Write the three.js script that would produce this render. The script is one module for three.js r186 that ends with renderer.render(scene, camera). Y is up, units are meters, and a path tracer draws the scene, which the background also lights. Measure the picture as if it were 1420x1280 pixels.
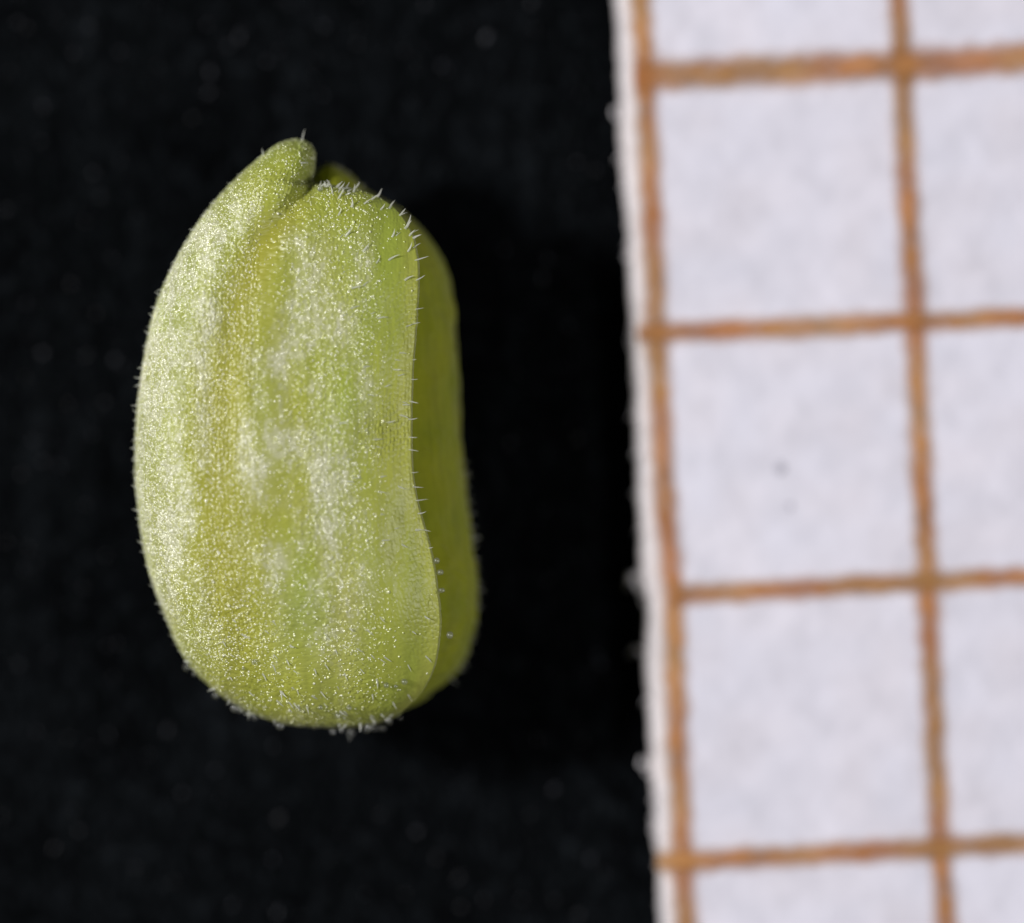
import * as THREE from 'three';
import { mergeGeometries } from 'three/addons/utils/BufferGeometryUtils.js';

// ---------------------------------------------------------------- units, camera, light
const MM = 0.001;                 // the specimen is built at its true size: one printed square is 1 mm
const PX = 1 / 360;               // mm per pixel of the photograph, on the stage
const DIST = 60;                  // mm from the stage to the lens
const W0 = 710, H0 = 640;

const scene = new THREE.Scene();
scene.background = new THREE.Color(0.022, 0.022, 0.026);      // the dim room round the microscope
const FRAME = 1280 * PX;
const camera = new THREE.PerspectiveCamera(2 * Math.atan(FRAME / 2 / DIST) * 180 / Math.PI, 1024 / 923, 5 * MM, 1);
camera.position.set(0, DIST * MM, 0);
camera.up.set(0, 0, -1);
camera.lookAt(0, 0, 0);
camera.focus = (DIST - 0.96) * MM;
camera.updateProjectionMatrix();
camera.userData.fStop = camera.getFocalLength() / 4.9;        // a 4.9 mm opening
scene.add(camera);

const renderer = new THREE.WebGLRenderer({ antialias: true });
renderer.toneMapping = THREE.LinearToneMapping;
renderer.toneMappingExposure = 1.0;
renderer.shadowMap.enabled = true;

function lamp(name, [x, y, z], [tx, ty, tz], intensity, angle, penumbra, radiusMM, color) {
  const l = new THREE.SpotLight(color, intensity * MM * MM, 0, angle, penumbra, 2);
  l.name = name;
  l.position.set(x * MM, y * MM, z * MM);
  l.target.position.set(tx * MM, ty * MM, tz * MM);
  l.castShadow = true;
  l.shadow.mapSize.set(2048, 2048);
  l.shadow.camera.near = 2 * MM; l.shadow.camera.far = 0.2;
  l.shadow.radius = radiusMM * MM / 0.02;
  scene.add(l, l.target);
  return l;
}
// gooseneck light guide at the left, an unseen fill lamp added at the right to brighten the shaded side
lamp('key_lamp', [-26, 27, -6], [-0.2, 0.3, -0.6], 5300, 0.5, 0.9, 2.6, new THREE.Color(1.0, 0.985, 0.985));
lamp('fill_lamp', [24, 30, 6], [0, 0.3, 0], 1600, 0.5, 0.9, 4, new THREE.Color(1.0, 0.985, 0.985));

// ---------------------------------------------------------------- helpers
function rng(seed) { let s = seed >>> 0; return () => { s = (s + 0x6d2b79f5) | 0; let t = Math.imul(s ^ (s >>> 15), 1 | s); t = (t + Math.imul(t ^ (t >>> 7), 61 | t)) ^ t; return ((t ^ (t >>> 14)) >>> 0) / 4294967296; }; }
const hash = (x, y, k = 0) => { let h = Math.imul(x | 0, 374761393) ^ Math.imul(y | 0, 668265263) ^ Math.imul(k | 0, 974634777); h = Math.imul(h ^ (h >>> 13), 1274126177); h ^= h >>> 16; h = Math.imul(h, 2246822519); return ((h ^ (h >>> 15)) >>> 0) / 4294967296; };
const mix = (a, b, t) => a + (b - a) * t;
const clamp = (x, a = 0, b = 1) => Math.min(b, Math.max(a, x));
const step = (a, b, x) => { const t = clamp((x - a) / (b - a)); return t * t * (3 - 2 * t); };
function noise(x, y, k = 0, period = 0) {
  const ix = Math.floor(x), iy = Math.floor(y), fx = x - ix, fy = y - iy, s = fx * fx * (3 - 2 * fx), t = fy * fy * (3 - 2 * fy);
  const w = (i) => (period ? ((i % period) + period) % period : i);
  return mix(mix(hash(w(ix), w(iy), k), hash(w(ix + 1), w(iy), k), s), mix(hash(w(ix), w(iy + 1), k), hash(w(ix + 1), w(iy + 1), k), s), t) * 2 - 1;
}
const fbm = (x, y, k, n = 4, period = 0) => { let a = 1, s = 0, m = 0; for (let i = 0; i < n; i++) { s += a * noise(x, y, k + i * 17, period); m += a; a *= 0.5; x *= 2; y *= 2; period *= 2; } return s / m; };
function table(points) {           // smooth monotone interpolation through [y, value] pairs
  const n = points.length, X = points.map((p) => p[0]), Y = points.map((p) => p[1]), d = [], m = [];
  for (let i = 0; i < n - 1; i++) d.push((Y[i + 1] - Y[i]) / (X[i + 1] - X[i]));
  for (let i = 0; i < n; i++) m.push(i === 0 ? d[0] : i === n - 1 ? d[n - 2] : d[i - 1] * d[i] <= 0 ? 0 : 2 * d[i - 1] * d[i] / (d[i - 1] + d[i]));
  return (x) => {
    if (x <= X[0]) return Y[0];
    if (x >= X[n - 1]) return Y[n - 1];
    let i = 0; while (x > X[i + 1]) i++;
    const h = X[i + 1] - X[i], t = (x - X[i]) / h, t2 = t * t, t3 = t2 * t;
    return Y[i] * (2 * t3 - 3 * t2 + 1) + h * m[i] * (t3 - 2 * t2 + t) + Y[i + 1] * (-2 * t3 + 3 * t2) + h * m[i + 1] * (t3 - t2);
  };
}
function tag(o, label, category, group, kind) { const u = o.userData; if (label) u.label = label; if (category) u.category = category; if (group) u.group = group; if (kind) u.kind = kind; return o; }
const counts = {};
function named(kind) { const n = counts[kind] = (counts[kind] ?? -1) + 1; return n ? kind + '_' + String(n).padStart(3, '0') : kind; }
function put(mesh, kind, parent) { mesh.name = named(kind); mesh.castShadow = mesh.receiveShadow = true; parent.add(mesh); return mesh; }
// a place seen at (px, py) in the photograph that lies h mm above the stage, in mm
const at = (px, py, h = 0) => { const k = 1 - h / DIST; return [(px - W0) * PX * k, h, (py - H0) * PX * k]; };
function dataTexture(w, h, f, srgb, channels = 3) {
  const d = new Uint8Array(w * h * 4);
  for (let y = 0; y < h; y++) for (let x = 0; x < w; x++) { const c = f(x, y), o = (y * w + x) * 4; for (let i = 0; i < 4; i++) d[o + i] = i < channels ? clamp(c[i]) * 255 : i < 3 ? d[o] : 255; }
  const t = new THREE.DataTexture(d, w, h, THREE.RGBAFormat);
  t.magFilter = THREE.LinearFilter; t.minFilter = THREE.LinearFilter; t.wrapS = t.wrapT = THREE.RepeatWrapping;
  if (srgb) t.colorSpace = THREE.SRGBColorSpace;
  t.needsUpdate = true;
  return t;
}
const srgb = (x) => (x <= 0.0031308 ? 12.92 * x : 1.055 * Math.pow(x, 1 / 2.4) - 0.055);

// ---------------------------------------------------------------- the black stage
{
  const N = 1024, SPAN = 4;        // mm covered by one tile
  const map = dataTexture(N, N, (x, y) => {
    const u = x / N, v = y / N;
    const streak = Math.pow(clamp(0.5 + 0.5 * noise(u * 64, v * 6, 3, 0) ), 2) * clamp(0.5 + fbm(u * 8, v * 8, 5, 3, 8));
    const cloud = clamp(0.5 + 0.5 * fbm(u * 16, v * 16, 9, 4, 16));
    const spot = Math.pow(clamp(0.5 + 0.5 * noise(u * 90, v * 90, 21, 90)), 9) * clamp(0.4 + noise(u * 8, v * 8, 31, 8));
    const grain = Math.pow(clamp(0.5 + 0.5 * noise(u * 210, v * 130, 25, 0)), 4), b = 0.0009 + 0.0010 * cloud + 0.0034 * streak + 0.008 * spot + 0.008 * grain;
    return [srgb(b * 0.80), srgb(b * 0.99), srgb(b * 1.20)];
  }, true);
  const bump = dataTexture(512, 512, (x, y) => { const b = 0.5 + 0.4 * fbm(x / 512 * 64, y / 512 * 16, 77, 4, 64); return [b]; }, false, 1);
  map.repeat.set(60 / SPAN, 60 / SPAN); bump.repeat.set(60 / SPAN, 60 / SPAN);
  const g = new THREE.BoxGeometry(60 * MM, 1 * MM, 60 * MM);
  const o = put(new THREE.Mesh(g, new THREE.MeshPhysicalMaterial({ map, bumpMap: bump, bumpScale: 0.01 * MM, roughness: 0.95, specularIntensity: 0.06 })), 'ground', scene);
  o.position.y = -0.5 * MM;
  tag(o, 'matte black stage with faint streaks under the pod and the paper', null, null, 'structure');

  // specks of dust that lie on it
  const r = rng(5), bits = [];
  const speck = (px, py, s) => {
    const b = new THREE.IcosahedronGeometry(1, 1), p = b.attributes.position;
    for (let i = 0; i < p.count; i++) { const k = 0.75 + 0.5 * hash(Math.round(p.getX(i) * 50), Math.round(p.getY(i) * 50), Math.round(p.getZ(i) * 50) + bits.length * 7); p.setXYZ(i, p.getX(i) * k, p.getY(i) * k, p.getZ(i) * k); }
    b.scale(s * PX * (0.7 + 0.6 * r()), s * PX * 0.5, s * PX * (0.8 + 1.8 * r())); b.rotateY((r() - 0.5) * 1.6);
    const [x, , z] = at(px, py); b.translate(x, s * PX * 0.25, z);
    b.deleteAttribute('uv'); b.computeVertexNormals();
    const c = new Float32Array(p.count * 3), t = 0.2 + 0.45 * r(); for (let i = 0; i < p.count; i++) c.set([0.030 * t, 0.036 * t, 0.052 * t], i * 3);
    b.setAttribute('color', new THREE.BufferAttribute(c, 3));
    bits.push(b);
  };
  for (const [x, y, s] of [[675, 52, 8], [102, 72, 6], [130, 240, 7], [118, 308, 6], [60, 490, 7], [640, 1258, 10], [378, 1192, 7], [188, 1203, 7], [232, 1012, 6], [150, 1018, 5], [605, 1190, 5], [768, 1095, 7], [735, 1130, 6], [75, 1176, 6], [240, 1222, 5], [322, 1255, 5], [190, 298, 6], [290, 128, 5], [370, 85, 5], [612, 90, 5], [560, 70, 5], [735, 190, 4], [60, 640, 6], [120, 700, 5], [40, 760, 4], [95, 560, 4]]) speck(x, y, s * 0.42);
  for (let i = 0; i < 420; i++) { const x = -60 + r() * 900, y = -60 + r() * 1400; if (x > 170 && x < 680 && y > 180 && y < 1030) continue; speck(x, y, 0.8 + 2.6 * Math.pow(r(), 3)); }
  const d = put(new THREE.Mesh(mergeGeometries(bits).scale(MM, MM, MM), new THREE.MeshStandardMaterial({ color: 0xffffff, vertexColors: true, roughness: 0.6 })), 'dust', scene);
  tag(d, 'faint pale dust specks scattered over the black stage', 'dust', null, 'stuff');
}

// ---------------------------------------------------------------- the millimetre paper
{
  const TOP = 0.2, UNDER = 0.004;   // mm
  const root = new THREE.Group(); root.name = 'graph_paper'; scene.add(root);
  const [bx, , bz] = at(1180, 640, TOP); root.position.set(bx * MM, 0, bz * MM);
  tag(root, 'white millimetre graph paper with orange-brown grid lines on black', 'graph paper');
  const edge = table([[-600, 815], [-200, 836], [0, 847], [100, 853], [150, 856], [165, 854], [300, 863], [450, 870], [600, 877], [700, 880], [780, 884], [815, 886], [835, 893], [900, 889], [960, 893], [1000, 895], [1040, 897], [1062, 893], [1085, 898], [1200, 905], [1280, 910], [1500, 921], [1900, 942]]);
  const wob = (y) => edge(y) + 6 + 3.2 * fbm(y / 46, 0.5, 4, 3) + 0.8 * noise(y / 6, 0.5, 8) * clamp(0.5 + noise(y / 40, 3.5, 9));
  // slab: rows across the ragged left edge, rounded at the top
  const ys = []; for (let y = -560; y <= 1840; y += 3) ys.push(y);
  const pos = [], uv = [], idx = [], cream = [];
  const prof = [[0, UNDER], [-0.5, 0.06], [0.6, 0.14], [3, TOP - 0.014], [8, TOP - 0.003], [16, TOP], [26, TOP], [40, TOP], [1500, TOP], [1500, UNDER]];
  for (const y of ys) for (const [dx, h] of prof) {
    const fr = dx < 5 ? 1.5 * noise(y / 5, h * 9, 12) : 0;
    const p = at(Math.min(wob(y) + dx + fr, 2400), y, h); pos.push((p[0] - bx) * MM, h * MM, (p[2] - bz) * MM); uv.push(p[0] / 2.048, p[2] / 2.048); dx < 30 ? cream.push(1.04, 0.995, 0.90) : cream.push(1, 1, 1);  // cream cut edge, with its warm light fringe put into the colour
  }
  const m = prof.length;
  for (let i = 0; i < ys.length - 1; i++) for (let j = 0; j < m; j++) { const a = i * m + j, b = i * m + (j + 1) % m, c = a + m, d = b + m; idx.push(a, c, b, b, c, d); }
  const g = new THREE.BufferGeometry(); g.setAttribute('position', new THREE.Float32BufferAttribute(pos, 3)); g.setAttribute('uv', new THREE.Float32BufferAttribute(uv, 2)); g.setAttribute('color', new THREE.Float32BufferAttribute(cream, 3)); g.setIndex(idx);
  g.computeVertexNormals();
  const N = 1024;
  const map = dataTexture(N, N, (x, y) => {
    const u = x / N, v = y / N, f = fbm(u * 22, v * 22, 41, 4, 22), c = fbm(u * 5, v * 5, 43, 2, 5), fib = Math.max(0, noise(u * 70 + 3 * noise(u * 9, v * 9, 2, 9), v * 30, 47, 0));
    const b = 0.665 + 0.07 * f + 0.02 * c - 0.035 * fib;
    const tint = 0.012 * noise(u * 14, v * 14, 51, 14);
    return [srgb(b * (0.985 + tint)), srgb(b * 0.96), srgb(b * (1.075 - tint))];
  }, true);
  const bump = dataTexture(N, N, (x, y) => { const u = x / N, v = y / N; return [0.5 + 0.32 * fbm(u * 26, v * 26, 61, 4, 26) + 0.14 * fbm(u * 90, v * 90, 67, 2, 90)]; }, false, 1);
  put(new THREE.Mesh(g, new THREE.MeshPhysicalMaterial({ map, vertexColors: true, bumpMap: bump, bumpScale: 0.006 * MM, roughness: 0.9, specularIntensity: 0.4 })), 'sheet', root);

  // printed lines: bands of ink a few microns thick, uneven along both edges and in their tone
  const inkRandom = dataTexture(256, 32, (x, y) => { const e = Math.min(y, 31 - y) / 16; return [clamp(step(0.0 + 0.10 * noise(x / 5, y < 16 ? 1.5 : 9.5, 3), 0.85, e + 0.10 * noise(x / 3, y / 3, 8)) * (0.80 + 0.24 * fbm(x / 6, y / 9, 15, 3)))]; }, false, 1);
  const tones = dataTexture(512, 32, (x, y) => {
    const f = fbm(x / 22, y / 14, 71, 3), h = noise(x / 30, y / 18, 75);
    const b = 1 + 0.42 * f;
    return [srgb(0.42 * b * (1 + 0.06 * h)), srgb((0.198 + 0.045 * h) * b), srgb((0.070 + 0.02 * h) * b)];
  }, true);
  inkRandom.wrapT = tones.wrapT = THREE.ClampToEdgeWrapping;
  const inks = [0, 1, 2, 3, 4].map((k) => {
    const a = inkRandom.clone(), b = tones.clone(); a.offset.x = k * 0.21; b.offset.x = k * 0.37; a.needsUpdate = b.needsUpdate = true;
    return new THREE.MeshPhysicalMaterial({ map: b, alphaMap: a, transparent: true, roughness: 0.85, specularIntensity: 0.4 });
  });
  function line(points, width, lift, vertical, k) {
    const f = table(points), lo = points[0][0], hi = points[points.length - 1][0], P = [], U = [], I = [], n = Math.round((hi - lo) / 6);
    for (let i = 0; i <= n; i++) {
      const s = mix(lo, hi, i / n), c = f(s) + 1.1 * noise(s / 40, k + 0.5, 91), w = width * (1 + 0.10 * noise(s / 28, k * 3 + 0.5, 95) + 0.06 * noise(s / 9, k * 5 + 0.5, 97));
      for (const e of [-1, 1]) {
        const q = vertical ? at(c + e * w, s, TOP) : at(s, c + e * w, TOP);
        P.push((q[0] - bx) * MM, (TOP + lift) * MM, (q[2] - bz) * MM); U.push(s / 900, (e + 1) / 2);
      }
    }
    for (let i = 0; i < n; i++) { const a = i * 2; vertical ? I.push(a, a + 2, a + 1, a + 1, a + 2, a + 3) : I.push(a, a + 1, a + 2, a + 1, a + 3, a + 2); }
    const lg = new THREE.BufferGeometry(); lg.setAttribute('position', new THREE.Float32BufferAttribute(P, 3)); lg.setAttribute('uv', new THREE.Float32BufferAttribute(U, 2)); lg.setIndex(I); lg.computeVertexNormals();
    put(new THREE.Mesh(lg, inks[k % 5]), 'grid_line', root);
  }
  const v1 = [[-560, 856], [0, 888], [300, 904], [600, 917], [700, 923], [800, 931], [850, 935], [1000, 938], [1190, 947], [1280, 951], [1840, 981]];
  const v2 = [[-560, 1216], [0, 1245], [100, 1252], [200, 1256], [440, 1268], [800, 1285], [980, 1294], [1180, 1305], [1280, 1312], [1840, 1341]];
  line(v1, 25, 0.003, true, 0); line(v2, 24.5, 0.003, true, 1);
  for (const [d, k] of [[360, 2], [720, 3]]) line(v2.map(([a, b]) => [a, b + d]), 17, 0.003, true, k);
  const left = (y) => wob(y) + 20;
  const h = (y0, y1, y2, w, k, x0) => line([[x0, y0], [1255, y1], [1420, y2], [2390, y2 - (y1 - y2) / 165 * 970 * 0.6]], w, 0.006, false, k);
  h(-252, -268, -276, 17, 4, left(-252));
  h(106, 90, 81, 35, 1, 880); h(463, 447, 440, 23, 2, 884); h(826, 808, 800, 23, 3, 930); h(1196, 1178, 1170, 24, 0, 911);
  h(1562, 1546, 1538, 17, 2, 936);

  // loose paper fibres along the cut
  const fm = new THREE.MeshPhysicalMaterial({ color: new THREE.Color(0.72, 0.70, 0.72), roughness: 0.8, transmission: 0.3, thickness: 0 });
  const r = rng(12);
  const fibre = (pts, rad) => {
    const c = new THREE.CatmullRomCurve3(pts.map(([x, y, hh]) => { const q = at(x, y, hh); return new THREE.Vector3((q[0] - bx) * MM, q[1] * MM, (q[2] - bz) * MM); }));
    put(new THREE.Mesh(new THREE.TubeGeometry(c, 10, rad * PX * MM, 6), fm), 'fibre', root);
  };
  fibre([[889, 822, 0.14], [880, 804, 0.13], [874, 797, 0.10], [872, 815, 0.06]], 3.2);
  fibre([[892, 806, 0.14], [882, 797, 0.15], [876, 806, 0.12]], 3);
  fibre([[892, 905, 0.12], [880, 900, 0.10], [874, 908, 0.07]], 2.8);
  fibre([[856, 165, 0.15], [851, 158, 0.13], [852, 150, 0.12]], 2.2);
  fibre([[896, 1062, 0.15], [888, 1060, 0.13], [891, 1052, 0.12]], 2.4);
  for (let i = 0; i < 34; i++) {
    const y = -20 + r() * 1320, x = wob(y), d = 3 + 6 * r();
    fibre([[x + 5, y, 0.16], [x - d * 0.4, y + (r() - 0.5) * 8, 0.08 + 0.1 * r()], [x - d, y + (r() - 0.5) * 20, 0.05 + 0.1 * r()]], 0.9 + 1.0 * r());
  }
  // a grey fleck on the second square
  for (const [x, y, s] of [[1081, 649, 7.5], [1095, 702, 4]]) {
    const q = at(x, y, TOP), b = new THREE.SphereGeometry(1, 12, 8).scale(s * PX * MM, 0.006 * MM, s * 1.2 * PX * MM).translate((q[0] - bx) * MM, (TOP + 0.002) * MM, (q[2] - bz) * MM);
    put(new THREE.Mesh(b, new THREE.MeshStandardMaterial({ color: new THREE.Color(0.42, 0.41, 0.47), roughness: 0.9 })), 'fleck', root);
  }
}

// ---------------------------------------------------------------- the pod
const pod = new THREE.Group(); pod.name = 'plant_pod'; scene.add(pod);
const base = at(420, 610, 0); pod.position.set(base[0] * MM, 0, base[2] * MM);
tag(pod, 'small plump yellow-green hairy pod with a blunt beak lying on black', 'plant pod');

const xL = table([[193, 408], [194.5, 398], [197, 391], [202, 381], [215, 364], [245, 330], [290, 290], [330, 262], [370, 240], [430, 215], [500, 200], [580, 190], [650, 188], [730, 195], [800, 210], [850, 228], [905, 252], [950, 290], [985, 340], [1000, 378], [1006, 405], [1009, 432], [1010, 455]]);
const xM = table([[193, 412], [194.5, 420], [197, 426], [202, 432], [215, 437], [235, 436], [246, 433], [251, 432], [254, 440], [257, 458], [261, 484], [267, 508], [276, 528], [290, 548], [310, 563], [330, 573], [380, 580], [450, 577], [520, 572], [600, 570], [650, 572], [700, 580], [755, 595], [800, 604], [860, 610], [910, 605], [955, 588], [985, 560], [1000, 530], [1006, 508], [1009, 486], [1010, 462]]);
const topH = table([[193, 0.77], [197, 0.82], [215, 0.90], [260, 0.97], [300, 1.0], [400, 1.05], [600, 1.09], [800, 1.07], [880, 1.02], [940, 0.96], [980, 0.89], [1000, 0.82], [1007, 0.78], [1010, 0.74]]);
const midH = table([[193, 0.76], [260, 0.74], [350, 0.73], [600, 0.70], [900, 0.67], [1010, 0.70]]);
const botH = table([[193, 0.74], [197, 0.69], [215, 0.62], [260, 0.46], [330, 0.22], [430, 0.07], [600, 0.03], [850, 0.06], [950, 0.22], [985, 0.42], [1002, 0.58], [1010, 0.66]]);
const gX = table([[190, 445], [254, 433], [300, 402], [340, 370], [420, 335], [520, 316], [640, 306], [760, 308], [850, 325], [950, 356], [1010, 380]]);
const gDeep = table([[190, 0], [234, 0], [254, 0.085], [300, 0.036], [380, 0.016], [520, 0.012], [700, 0.010], [850, 0.006], [950, 0.008], [1010, 0]]);
const gWide = table([[190, 10], [262, 16], [300, 23], [400, 30], [600, 36], [1010, 40]]);
const margK = table([[193, 1], [248, 1], [268, 0.86], [330, 0.82], [700, 0.8], [900, 0.82], [980, 0.9], [1003, 1], [1010, 1]]);
const flankW = table([[193, 9], [197, 22], [215, 36], [245, 52], [300, 84], [400, 140], [500, 175], [650, 195], [800, 190], [900, 165], [960, 130], [1000, 74], [1006, 48], [1009, 26], [1010, 4]]);
const margT = table([[193, -70], [246, -70], [256, -40], [268, 999], [985, 999], [996, -10], [1010, -30]]);
const SHRINK = 1 - 0.75 / DIST;
const toMM = (px, py, h) => [(px - W0) * PX * SHRINK - base[0], h, (py - H0) * PX * SHRINK - base[2]];

// rows between two heights of the photograph, closer together where the outline turns quickly
function rowsBetween(y0, y1, n, weight) {
  const cum = [0], M = 4000; for (let i = 1; i <= M; i++) cum.push(cum[i - 1] + weight(mix(y0, y1, (i - 0.5) / M)));
  const out = []; let k = 0; for (let j = 0; j <= n; j++) { const t = cum[M] * j / n; while (k < M - 1 && cum[k + 1] < t) k++; out.push(mix(y0, y1, clamp((k + (t - cum[k]) / (cum[k + 1] - cum[k])) / M))); }
  return out;
}
function cell(u, v, k) {            // the skin: long files of small cells, each with its own bulge and tilt (u, v in mm); [height in mm, a number of the cell's own]
  const fw = 0.0145, wu = u + 0.006 * noise(u * 9, v * 3.5, k + 5) + 0.004 * noise(v * 20, u * 6, k + 7);
  const file = Math.floor(wu / fw), fu = wu / fw - file, len = 0.016 + 0.012 * hash(file, 3, k), off = hash(file, 9, k) * len + 0.007 * noise(v * 30, file * 3.3, k + 9);
  const c = Math.floor((v + off) / len), fv = (v + off) / len - c, x = fu * 2 - 1, y = fv * 2 - 1, x2 = x * x, y2 = y * y;
  const bulge = 0.0009 + 0.0016 * Math.pow(hash(file, c, k + 3), 2), t1 = hash(file, c, k + 1) + hash(file, c, k + 11) - 1, t2 = hash(file, c, k + 2) + hash(file, c, k + 12) - 1;
  const env = (1 - x2 * x2 * x2) * (1 - y2 * y2 * y2);
  return [env * (bulge * (2 - x2 - y2) + 0.0042 * t1 * x + 0.0048 * t2 * y), hash(file, c, k + 13)];
}

const front = (() => {
  const NY = 1150, NU = 560, N_OUT = 2.75;
  const dW = (y) => 1 + 6 * Math.exp(-(((y - 257) / 9) ** 2)) + 3.5 * Math.exp(-((y - 193) / 8)) + 3.5 * Math.exp(-((1010 - y) / 9));
  const ys = rowsBetween(193, 1010, NY, dW);
  const P = new Float32Array((NY + 1) * (NU + 1) * 3), UV = new Float32Array((NY + 1) * (NU + 1) * 2), px = new Float32Array((NY + 1) * (NU + 1));
  const sgnPow = (x, e) => Math.sign(x) * Math.pow(Math.abs(x), e);
  for (let j = 0; j <= NY; j++) {
    const y = ys[j], l = xL(y), mgn = xM(y), k = margK(y), aL = Math.min(flankW(y), (mgn - l) * 0.5), cx = l + aL, aR = Math.max(1, (mgn - cx) / k), T = topH(y), hm = midH(y), B = botH(y);
    const n = mix(2.15, N_OUT, step(240, 330, y) * (1 - 0.3 * step(940, 1010, y)));
    const wrap = margT(y), cut = Math.acos(Math.pow(clamp(k), n / 2)) * 180 / Math.PI;
    const tm = y < 268 && wrap < 900 ? mix(wrap > 0 ? cut : Math.max(wrap, -70), cut, step(249, 268, y)) : y > 985 ? mix(cut, -30, step(985, 1006, y)) : cut;
    const th0 = 250, s0 = step(193, 215, y);
    let arc = 0, last = null, fix = 0;
    for (let i = 0; i <= NU; i++) {
      // spend most of the columns on the outside that faces up
      const q = i / NU, w = q < 0.12 ? mix(0, 0.26, q / 0.12) : mix(0.26, 1, (q - 0.12) / 0.88);
      const th = mix(th0, tm, w) * Math.PI / 180, c = Math.cos(th), s = Math.sin(th);
      let X = cx + (c < 0 ? aL : aR) * sgnPow(c, 2 / n), up = s > 0, h = hm + (up ? T - hm : hm - B) * sgnPow(s, up ? 2 / n : 2 / 2.3);
      const facing = step(-0.1, 0.45, s) * step(193, 208, y) * (1 - step(996, 1010, y));
      // groove beside the keel, the keel's own swell, and slow unevenness of the tissue
      const g = (X - gX(y)) / gWide(y), lumps = 0.010 * fbm(X / 70, y / 110, 101, 2) + 0.0022 * noise(X / 19, y / 45, 107) + 0.0008 * noise(X / 8, y / 30, 111);
      h += facing * (-gDeep(y) * Math.exp(-g * g) + 0.012 * Math.exp(-(((X - gX(y) + 62) / 34) ** 2)) * step(260, 420, y) + lumps);
      // the free margin lifts a little
      const free = clamp((mgn - X) / 42);
      h += facing * (1 - step(940, 1000, y)) * step(300, 360, y) * 0.012 * Math.pow(1 - free, 2);
      const p = toMM(X, y, h), o = j * (NU + 1) + i;
      if (last) arc += Math.hypot(p[0] - last[0], p[1] - last[1]);
      last = p; px[o] = X; if (c < 0) fix = arc;
      P.set(p, o * 3); UV[o * 2] = arc; UV[o * 2 + 1] = p[2];
    }
    // files of cells run parallel to the shoulder of the keel
    for (let i = 0; i <= NU; i++) UV[(j * (NU + 1) + i) * 2] -= fix;
  }
  const idx = []; const row = NU + 1;
  for (let j = 0; j < NY; j++) for (let i = 0; i < NU; i++) { const a = j * row + i; idx.push(a, a + row, a + 1, a + 1, a + row, a + row + 1); }
  const g = new THREE.BufferGeometry(); g.setAttribute('position', new THREE.BufferAttribute(P, 3)); g.setIndex(idx); g.computeVertexNormals();
  const Nn = g.attributes.normal.array.slice();
  // inner face: a coarser copy, one tissue thickness further in, joined to the outer one by a rounded rim
  const IN = [], II = [], THICK = 0.038;
  const own = new Float32Array((NY + 1) * row);
  // skin relief
  for (let j = 0; j <= NY; j++) for (let i = 0; i <= NU; i++) {
    const o = j * row + i, y = ys[j], X = px[o], u = UV[o * 2], v = UV[o * 2 + 1];
    const near = step(0, 0.10, i / NU) * step(193, 200, y) * (1 - step(1002, 1010, y));
    const smooth = 1 - 0.65 * step(470, 560, X + 30 * noise(y / 60, X / 60, 131)) ;
    const patch = 0.5 + 0.9 * clamp(0.5 + 0.9 * fbm(X / 55, y / 85, 141, 3));
    const amp = 0.72 * near * smooth * patch * (0.45 + 0.55 * step(215, 290, y)), cl = cell(u, v, 3);
    own[o] = cl[1];
    const d = amp * cl[0] + near * 0.0007 * fbm(u * 60, v * 40, 151, 2);
    for (let c = 0; c < 3; c++) P[o * 3 + c] += Nn[o * 3 + c] * d;
  }
  // rim and inner face
  const all = Array.from(P), sj = 10, si = 10, nj = NY / sj, ni = NU / si, start = all.length / 3;
  const rim = [];
  const thick = (j) => THICK * step(193, 206, ys[j]) * (1 - step(998, 1008, ys[j])) + 0.002;
  for (let j = 0; j <= NY; j++) { const o = j * row + NU, r = [], TH = thick(j); for (const [dn, dt] of [[-0.25, 0.45], [-0.7, 0.45], [-1, 0.1]]) { const t = o - 1; let tx = P[o * 3] - P[t * 3], ty = P[o * 3 + 1] - P[t * 3 + 1], tz = 0; const q = Math.hypot(tx, ty) || 1; r.push(all.length / 3); for (let c = 0; c < 3; c++) all.push(P[o * 3 + c] + TH * (dn * Nn[o * 3 + c] + dt * [tx / q, ty / q, 0][c] * 0.6)); } rim.push([o, ...r]); }
  for (let j = 0; j < NY; j++) for (let k = 0; k < 3; k++) idx.push(rim[j][k], rim[j + 1][k], rim[j][k + 1], rim[j][k + 1], rim[j + 1][k], rim[j + 1][k + 1]);
  const inn = []; for (let j = 0; j <= nj; j++) { const r = []; for (let i = 0; i <= ni; i++) { if (i === ni) { r.push(rim[j * sj][3]); continue; } const o = j * sj * row + i * si; r.push(all.length / 3); for (let c = 0; c < 3; c++) all.push(P[o * 3 + c] - Nn[o * 3 + c] * thick(j * sj)); } inn.push(r); }
  for (let j = 0; j < nj; j++) for (let i = 0; i < ni; i++) idx.push(inn[j][i], inn[j][i + 1], inn[j + 1][i], inn[j][i + 1], inn[j + 1][i + 1], inn[j + 1][i]);
  // uv: around and along in thousandths of the sheet's size
  const uv2 = new Float32Array(all.length / 3 * 2);
  for (let o = 0; o < start; o++) { uv2[o * 2] = 0.5 + UV[o * 2] / 2.6; uv2[o * 2 + 1] = 0.5 + UV[o * 2 + 1] / 2.6; }
  for (let o = start; o < all.length / 3; o++) { uv2[o * 2] = 0.5 + all[o * 3] / 2.6; uv2[o * 2 + 1] = 0.5 + all[o * 3 + 2] / 2.6; }
  const geo = new THREE.BufferGeometry(); geo.setAttribute('position', new THREE.BufferAttribute(new Float32Array(all), 3)); geo.setAttribute('uv', new THREE.BufferAttribute(uv2, 2)); geo.setIndex(idx);
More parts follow.
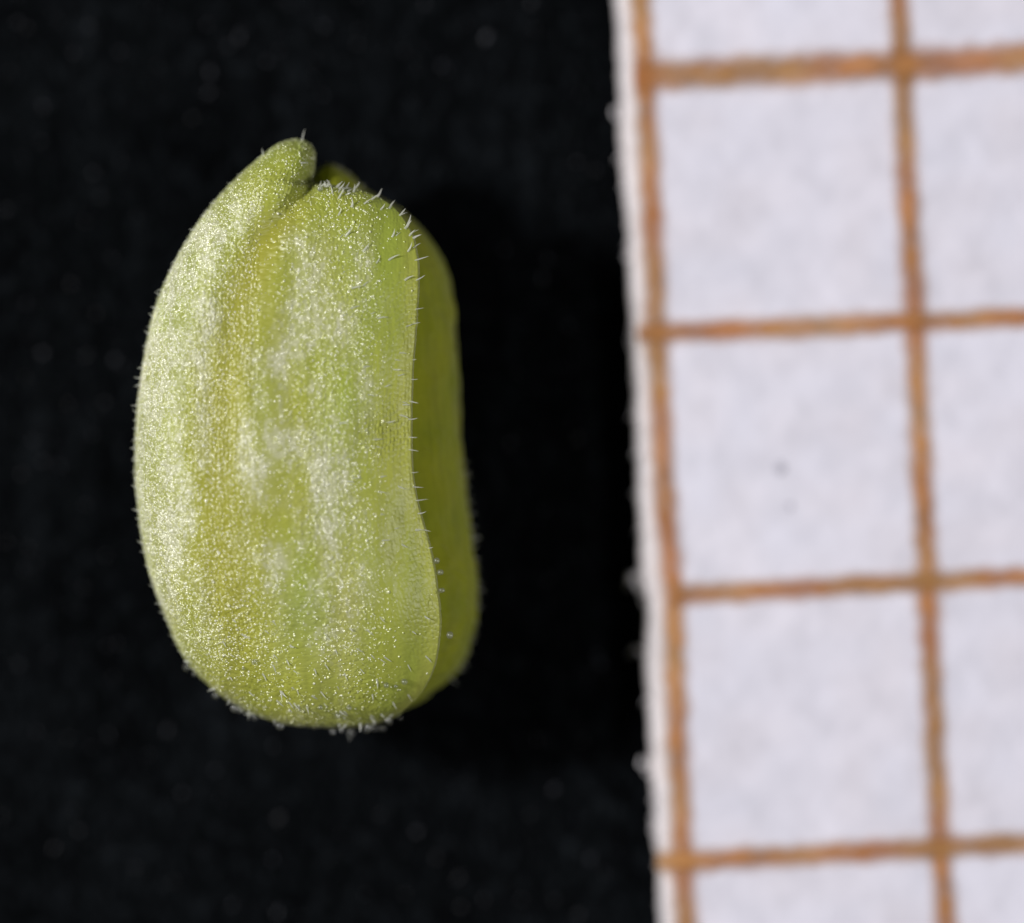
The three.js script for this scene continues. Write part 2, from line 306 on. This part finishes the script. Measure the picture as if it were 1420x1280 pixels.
  // tissue colour per vertex: yellower along the groove, greener between, small pale flecks; haze and rim glow painted in
  const col = new Float32Array(all.length), bloom = new Float32Array(start); col.fill(1);
  for (let o = 0; o < all.length / 3; o++) {
    const isOut = o < start, X = isOut ? px[o] : 500, y = isOut ? ys[Math.floor(o / row)] : 600;
    const g2 = Math.exp(-(((X - gX(y)) / (gWide(y) * 1.35)) ** 2)) * step(240, 330, y) * (1 - 0.5 * step(800, 960, y));
    const f = fbm(X / 40, y / 90, 161, 4), green = clamp(0.45 + 0.6 * fbm(X / 60, y / 140, 171, 3) + 0.35 * Math.exp(-(((X - 500) / 60) ** 2)) * (1 - step(420, 620, y)));
    const vein = noise(X / 3.6, y / 60, 181) * 0.05 + noise(X / 9, y / 120, 183) * 0.06;
    const rnd = isOut ? own[o] : 0.5, e = X - gX(y);
    // chalky bloom cell by cell, plus a broad whitish haze painted into the colour: thick on the keel beside the band and over the middle of the face, thinning out below
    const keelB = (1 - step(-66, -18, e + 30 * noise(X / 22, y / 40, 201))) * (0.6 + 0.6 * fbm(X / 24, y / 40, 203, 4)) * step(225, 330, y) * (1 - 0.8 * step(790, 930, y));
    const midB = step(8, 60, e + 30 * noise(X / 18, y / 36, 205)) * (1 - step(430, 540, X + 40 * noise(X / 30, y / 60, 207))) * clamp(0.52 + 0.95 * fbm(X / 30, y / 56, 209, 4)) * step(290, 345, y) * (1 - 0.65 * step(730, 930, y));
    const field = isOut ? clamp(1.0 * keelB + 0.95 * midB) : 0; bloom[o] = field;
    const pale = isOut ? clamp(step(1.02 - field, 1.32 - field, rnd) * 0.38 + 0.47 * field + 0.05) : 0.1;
    let R = mix(0.47, 0.39, green), G = mix(0.485, 0.475, green), Bl = mix(0.05, 0.035, green);
    R = mix(R, 0.45, g2 * 0.85); G = mix(G, 0.435, g2 * 0.85); Bl = mix(Bl, 0.024, g2 * 0.85);
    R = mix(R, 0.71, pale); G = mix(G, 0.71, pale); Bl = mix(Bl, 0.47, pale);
    const rimGlow = isOut ? (1 - step(3, 26, xM(y) - X)) * step(300, 400, y) : 0;  // free margin lightened: translucent glow painted into the colour
    R = mix(R, 0.56, rimGlow * 0.7); G = mix(G, 0.58, rimGlow * 0.7); Bl = mix(Bl, 0.10, rimGlow * 0.7);
    const b = 1 + 0.10 * f + vein;
    col[o * 3] = R * b; col[o * 3 + 1] = G * b; col[o * 3 + 2] = Bl * b;
  }
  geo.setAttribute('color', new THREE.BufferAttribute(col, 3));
  geo.scale(MM, MM, MM); geo.computeVertexNormals();
  const mat = new THREE.MeshPhysicalMaterial({ vertexColors: true, roughness: 1, specularIntensity: 0.5, clearcoat: 1, clearcoatRoughness: 0.34, transmission: 0.42, thickness: 0, side: THREE.DoubleSide });
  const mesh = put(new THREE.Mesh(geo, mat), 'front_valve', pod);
  // glassy tips of the skin's papillae: thousands of beads a few microns across, most where the bloom is
  {
    const r = rng(404), M = 34000, tip = new THREE.SphereGeometry(1, 10, 7), q = new THREE.Quaternion(), UP = new THREE.Vector3(0, 1, 0), n = new THREE.Vector3(), mats = [], tints = [];
    for (let k = 0; k < 600000 && mats.length < M; k++) {
      const j = Math.floor(r() * NY), i = Math.floor(NU * (0.12 + 0.88 * r())), o = j * row + i, y = ys[j], X = px[o];
      if (r() > dW(193 + 400) / dW(y)) continue;
      const face = (1 - step(470, 575, X + 24 * noise(X / 20, y / 40, 301))) * (1 - 0.75 * step(880, 960, y)) * (0.4 + 0.6 * step(240, 300, y));
      const strip = step(18, 85, xM(y) - X + 14 * noise(X / 18, y / 30, 305)) * 0.93 + 0.07 + 0.5 * (1 - step(300, 360, y)) + 0.25 * step(900, 960, y);
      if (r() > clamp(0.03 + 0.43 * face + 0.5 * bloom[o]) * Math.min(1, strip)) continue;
      n.set(Nn[o * 3], Nn[o * 3 + 1], Nn[o * 3 + 2]);
      const s = 0.0021 + 0.0034 * Math.pow(r(), 2.8) + (r() < 0.03 ? 0.0025 : 0), sink = -0.45 * s, m = new THREE.Matrix4();
      q.setFromUnitVectors(UP, n);
      m.compose(new THREE.Vector3(P[o * 3] + n.x * sink, P[o * 3 + 1] + n.y * sink, P[o * 3 + 2] + n.z * sink).multiplyScalar(MM), q, new THREE.Vector3(s, s * (0.7 + 0.5 * r()), s).multiplyScalar(MM));
      mats.push(m); const t = 0.95 + 0.25 * r(), w = 0.15 + 0.55 * r(); tints.push(new THREE.Color(mix(col[o * 3], 0.7, w) * t, mix(col[o * 3 + 1], 0.7, w) * t, mix(col[o * 3 + 2], 0.6, w) * t));  // tip colours pulled towards white, so whiteness of the glints is painted in
    }
    const im = new THREE.InstancedMesh(tip, new THREE.MeshPhysicalMaterial({ color: 0xffffff, roughness: 0.2, ior: 2.3 }), mats.length);
    mats.forEach((m, i) => { im.setMatrixAt(i, m); im.setColorAt(i, tints[i]); });
    im.userData.kind = 'stuff';
    put(im, 'papillae', mesh);
  }
  // nearest place of the outer face to a point of the photograph
  const find = (X, Y) => {
    let best = null, bd = 1e9; const [qx, , qz] = toMM(X, Y, 0);
    let j0 = 0; while (j0 < NY && ys[j0] < Y) j0++;
    for (let j = Math.max(0, j0 - 3); j <= Math.min(NY, j0 + 3); j++) for (let i = Math.round(NU * 0.1); i <= NU; i++) { const o = j * row + i, d = (P[o * 3] - qx) ** 2 + (P[o * 3 + 2] - qz) ** 2 - 1e-5 * P[o * 3 + 1]; if (d < bd) { bd = d; best = o; } }
    return { p: new THREE.Vector3(P[best * 3], P[best * 3 + 1], P[best * 3 + 2]), n: new THREE.Vector3(Nn[best * 3], Nn[best * 3 + 1], Nn[best * 3 + 2]) };
  };
  return { mesh, find };
})();

// the hind valve: seen along the right, under the free margin of the front one, and as a low lip behind the notch
const hind = (() => {
  const L = table([[226, 455], [228, 450], [234, 442], [245, 434], [262, 410], [300, 325], [400, 250], [500, 220], [600, 208], [700, 212], [800, 232], [900, 280], [960, 340], [985, 420], [994, 490]]);
  const R = table([[226, 459], [228, 465], [234, 474], [245, 488], [262, 505], [290, 556], [310, 578], [350, 608], [400, 625], [440, 631], [490, 634], [560, 637], [640, 642], [720, 651], [780, 657], [815, 660.5], [845, 661], [890, 652], [930, 634], [965, 594], [985, 560], [994, 500]]);
  const T = table([[226, 0.63], [232, 0.71], [245, 0.765], [270, 0.81], [330, 0.87], [450, 0.93], [600, 0.96], [800, 0.94], [900, 0.84], [960, 0.70], [985, 0.60], [994, 0.50]]);
  const C = table([[226, 0.44], [300, 0.46], [600, 0.46], [900, 0.44], [994, 0.46]]), B = table([[226, 0.42], [240, 0.36], [300, 0.22], [400, 0.06], [500, 0.0], [850, 0.0], [930, 0.12], [980, 0.36], [994, 0.45]]);
  const NY = 300, NU = 200, P = [], I = [], K = [];
  const ys = rowsBetween(226, 994, NY, (y) => 1 + 4 * Math.exp(-((y - 226) / 10)) + 4 * Math.exp(-((994 - y) / 12)));
  for (const y of ys) for (let i = 0; i <= NU; i++) {
    const th = i / NU * 2 * Math.PI - Math.PI / 2, c = Math.cos(th), s = Math.sin(th), l = L(y), r = R(y), n = 2.35, e = 2 / n;
    const X = (l + r) / 2 + (r - l) / 2 * Math.sign(c) * Math.pow(Math.abs(c), e), h0 = C(y) + (s > 0 ? T(y) - C(y) : C(y) - B(y)) * Math.sign(s) * Math.pow(Math.abs(s), e);
    const rough = step(226, 240, y) * (1 - step(980, 994, y)), bit = rough * (0.005 * fbm(h0 * 12, y / 24, 211, 3) + 0.004 * Math.max(step(700, 800, y), 1 - step(250, 300, y)) * noise(h0 * 40, y / 6, 221) + 0.0012 * noise(th * 90, y / 4, 223));
    P.push(...toMM(X + bit * 360 * c * 2, y, Math.max(0, h0 + (s > 0 ? bit : 0)))); 
    const f = fbm(h0 * 9 + c, y / 60, 231, 3); const vn = 0.10 * noise(th * 26, y / 90, 235) + 0.05 * noise(th * 60, y / 14, 237); K.push(0.44 * (1 + 0.16 * f + vn), 0.48 * (1 + 0.10 * f + vn), 0.022);
  }
  for (let j = 0; j < NY; j++) for (let i = 0; i < NU; i++) { const a = j * (NU + 1) + i, d = a + NU + 1; I.push(a, a + 1, d, a + 1, d + 1, d); }
  const g = new THREE.BufferGeometry(); g.setAttribute('position', new THREE.Float32BufferAttribute(P, 3)); g.setAttribute('color', new THREE.Float32BufferAttribute(K, 3)); g.setIndex(I); g.scale(MM, MM, MM); g.computeVertexNormals();
  const m = put(new THREE.Mesh(g, new THREE.MeshPhysicalMaterial({ vertexColors: true, roughness: 1, specularIntensity: 0.3, clearcoat: 0.3, clearcoatRoughness: 0.4, transmission: 0.48, thickness: 0, side: THREE.DoubleSide })), 'hind_valve', pod);
  tag(m, 'shaded olive valve showing behind the free margin');
  return { mesh: m, R, C };
})();

// ---------------------------------------------------------------- hairs and clear gland beads
{
  const hairMat = new THREE.MeshPhysicalMaterial({ color: new THREE.Color(0.88, 0.89, 0.82), roughness: 0.6, specularIntensity: 1, clearcoat: 1, clearcoatRoughness: 0.15, transmission: 0.72, thickness: 0 });
  const variants = [0, 1, 2, 3, 4].map((k) => {          // a unit hair along +y, bent, tapering to a blunt tip
    const ring = 7, n = 9, P = [], I = [], bend = 0.06 + 0.07 * k;
    for (let j = 0; j <= n; j++) { const t = j / n, r = (0.22 + 0.78 * (1 - t)) * (0.095 + 0.01 * k) * Math.sqrt(Math.max(0.02, 1 - Math.pow(t, 7))); for (let i = 0; i < ring; i++) { const a = i / ring * 2 * Math.PI; P.push(bend * t * t + r * Math.cos(a), t, r * Math.sin(a) + 0.03 * Math.sin(t * 3 + k)); } }
    P.push(bend, 1.01, 0.03 * Math.sin(3 + k));
    for (let j = 0; j < n; j++) for (let i = 0; i < ring; i++) { const a = j * ring + i, b = j * ring + (i + 1) % ring; I.push(a, a + ring, b, b, a + ring, b + ring); }
    for (let i = 0; i < ring; i++) I.push(n * ring + i, P.length / 3 - 1, n * ring + (i + 1) % ring);
    const g = new THREE.BufferGeometry(); g.setAttribute('position', new THREE.Float32BufferAttribute(P, 3)); g.setIndex(I); g.computeVertexNormals(); return g;
  });
  const r = rng(77), UP = new THREE.Vector3(0, 1, 0), q = new THREE.Quaternion(), spin = new THREE.Quaternion();
  function hair(X, Y, angle, length, thick, lift) {        // angle in degrees, anticlockwise from the right of the photograph
    const { p, n } = front.find(X, Y), a = angle * Math.PI / 180;
    const d = new THREE.Vector3(Math.cos(a), 0, -Math.sin(a)); d.addScaledVector(n, -d.dot(n) * 0.8).normalize().addScaledVector(n, lift).normalize();
    const m = new THREE.Mesh(variants[Math.floor(r() * 5)], hairMat); m.scale.set(thick * 0.54 * PX * MM / 0.1, length * 0.85 * PX * MM, thick * 0.54 * PX * MM / 0.1);
    q.setFromUnitVectors(UP, d); spin.setFromAxisAngle(UP, r() * 6.283); m.quaternion.copy(q).multiply(spin);
    m.position.copy(p).addScaledVector(n, -0.003).multiplyScalar(MM);
    put(m, 'hair', front.mesh);
  }
  const flow = table([[260, 62], [330, 48], [430, 28], [520, 8], [620, -8], [720, -2], [820, -25], [900, -48], [960, -65], [1000, -80]]);
  // along the free margin
  for (const [y, len] of [[300, 16], [325, 18], [345, 16], [362, 24], [390, 18], [429, 16], [450, 12], [500, 10], [527, 14], [556, 16], [582, 16], [606, 15], [624, 16], [655, 14], [675, 20], [694, 22], [712, 14], [735, 14], [760, 10]]) hair(xM(y) - 3, y, flow(y) * 0.6 + (r() - 0.5) * 22, len, 1.9, 0.25);
  // top right shoulder
  for (const [x, y] of [[492, 262], [516, 278], [524, 274], [540, 290], [528, 292], [555, 300], [570, 312], [562, 318], [568, 328], [566, 350], [506, 284], [488, 288], [470, 276], [580, 330], [545, 330], [505, 350], [540, 362], [562, 390], [470, 300], [480, 330]]) hair(x, y, flow(y) + (r() - 0.5) * 24, 13 + 9 * r(), 2.7 + 1.2 * r(), 0.5);
  // a tuft on the shoulder beside the notch
  for (let i = 0; i < 22; i++) { const x = 438 + 56 * r(); hair(x, 258 + (x > 460 ? (x - 460) * 0.25 : 0) + 12 * r() * r(), 78 - (x - 438) * 0.5 + (r() - 0.5) * 50, 8 + 8 * r(), 2.4 + 1.4 * r(), 0.35); }
  // scattered over the right half
  for (let i = 0; i < 46; i++) { const y = 300 + 480 * r(), x = mix(450, xM(y) - 12, Math.pow(r(), 0.6)); hair(x, y, flow(y) + (r() - 0.5) * 30, 8 + 9 * r(), 1.8 + 1.2 * r(), 0.22); }
  // lower end
  for (let i = 0; i < 58; i++) { const y = 850 + 145 * Math.pow(r(), 0.8), x = mix(Math.max(xL(y) + 20, 300), xM(y) - 14, Math.pow(r(), 0.8)); hair(x, y, flow(y) + (r() - 0.5) * 34, 8 + 9 * r(), 1.8 + 1.2 * r(), 0.3); }
  for (const [x, y] of [[300, 955], [318, 970], [330, 978], [345, 985], [352, 990], [262, 918], [380, 998], [470, 1003], [500, 1002], [520, 998], [545, 990], [480, 1004]]) hair(x, y, 250 + (x - 400) * 0.22 + (r() - 0.5) * 50, 11 + 8 * r(), 3.0 + r(), 0.3);
  // fine ones along the left outline
  for (let y = 215; y < 930; y += 7 + 10 * r()) { const slope = Math.atan2(8, xL(y + 4) - xL(y - 4)) * 180 / Math.PI; hair(xL(y) + 1, y, 180 - (90 - slope) + (y < 500 ? -26 : y > 800 ? 22 : -4) + (r() - 0.5) * 40, 8 + 7 * r(), 1.4 + 0.7 * r(), 0.35); }
  for (const [x, y, a, l, w] of [[419, 196, 80, 22, 2.0], [366, 216, 118, 14, 3], [300, 282, 150, 13, 2], [418, 228, 20, 14, 2.6], [272, 320, 150, 13, 2.2]]) hair(x, y, a, l, w, 0.4);

  // short fuzz and a few beads on the hind valve's own outline
  function hindHair(X, Y, h, angle, length, thick) {
    const a = angle * Math.PI / 180, m = new THREE.Mesh(variants[Math.floor(r() * 5)], hairMat);
    m.scale.set(thick * 0.54 * PX * MM / 0.1, length * 0.85 * PX * MM, thick * 0.54 * PX * MM / 0.1);
    m.quaternion.setFromUnitVectors(UP, new THREE.Vector3(Math.cos(a), 0.35, -Math.sin(a)).normalize());
    m.position.set(...toMM(X, Y, h)).multiplyScalar(MM);
    put(m, 'hair', hind.mesh);
  }
  for (let y = 640; y < 950; y += 7 + 9 * r()) hindHair(hind.R(y) - 3, y, hind.C(y) + 0.03, (y < 850 ? 0 : -35) + (r() - 0.5) * 50, 10 + 9 * r(), 2.0 + r());
  for (let x = 440; x < 500; x += 5 + 4 * r()) { const y = x < 462 ? 233 + (462 - x) * 0.25 : 231 + (x - 462) * 0.75; hindHair(x, y + 3, 0.58, 85 - (x - 440) * 0.6 + (r() - 0.5) * 50, 9 + 7 * r(), 2.2 + r()); }
  const beadMat = new THREE.MeshPhysicalMaterial({ color: new THREE.Color(0.86, 0.87, 0.84), roughness: 0.2, clearcoat: 1, clearcoatRoughness: 0.04, transmission: 0.96, thickness: 0, ior: 1.5 });
  const ball = new THREE.SphereGeometry(1, 18, 12);
  const drop = new THREE.LatheGeometry([[0, -1], [0.5, -0.86], [0.82, -0.5], [0.92, -0.1], [0.8, 0.35], [0.5, 0.8], [0.22, 1.25], [0.06, 1.6], [0, 1.66]].map(([a, b]) => new THREE.Vector2(a, b)), 18);
  function bead(X, Y, rad, out = 0.8, pear = false) {
    const { p, n } = front.find(X, Y), o = toMM(X, Y, 0), m = new THREE.Mesh(pear ? drop : ball, beadMat), s = rad * 0.8 * PX * MM;
    m.scale.set(s * (0.9 + 0.25 * r()), s, s * (0.9 + 0.25 * r()));
    const over = Math.hypot(o[0] - p.x, o[2] - p.z) > 0.006;       // beyond the outline: hangs out beside it
    const c = over ? new THREE.Vector3(o[0], p.y, o[2]) : p.clone().addScaledVector(n, rad * PX * out);
    m.position.copy(c).multiplyScalar(MM);
    if (pear) m.rotation.set(Math.PI / 2, 0, 0.15);
    put(m, 'gland_bead', front.mesh);
  }
  bead(486, 1016, 10, 0.8, true);
  for (const [x, y, s] of [[461, 1010, 5.5], [473, 1010, 4.5], [510, 1002, 8], [507, 1012, 6], [520, 1009, 6.5], [530, 1010, 6.5], [537, 994, 6], [540, 1002, 4.5], [390, 1001, 7], [328, 976, 7.5], [334, 983, 5], [353, 994, 6], [262, 922, 6.5], [302, 960, 6], [272, 932, 4.5], [606, 777, 5], [611, 793, 5.5], [613, 818, 5], [624, 880, 6], [536, 948, 4.5], [560, 943, 5.5], [549, 949, 3.5], [484, 978, 5], [469, 988, 5], [445, 978, 4], [354, 915, 4.5], [339, 925, 3], [446, 266, 5], [555, 996, 4]]) bead(x, y, s);
}

renderer.render(scene, camera);
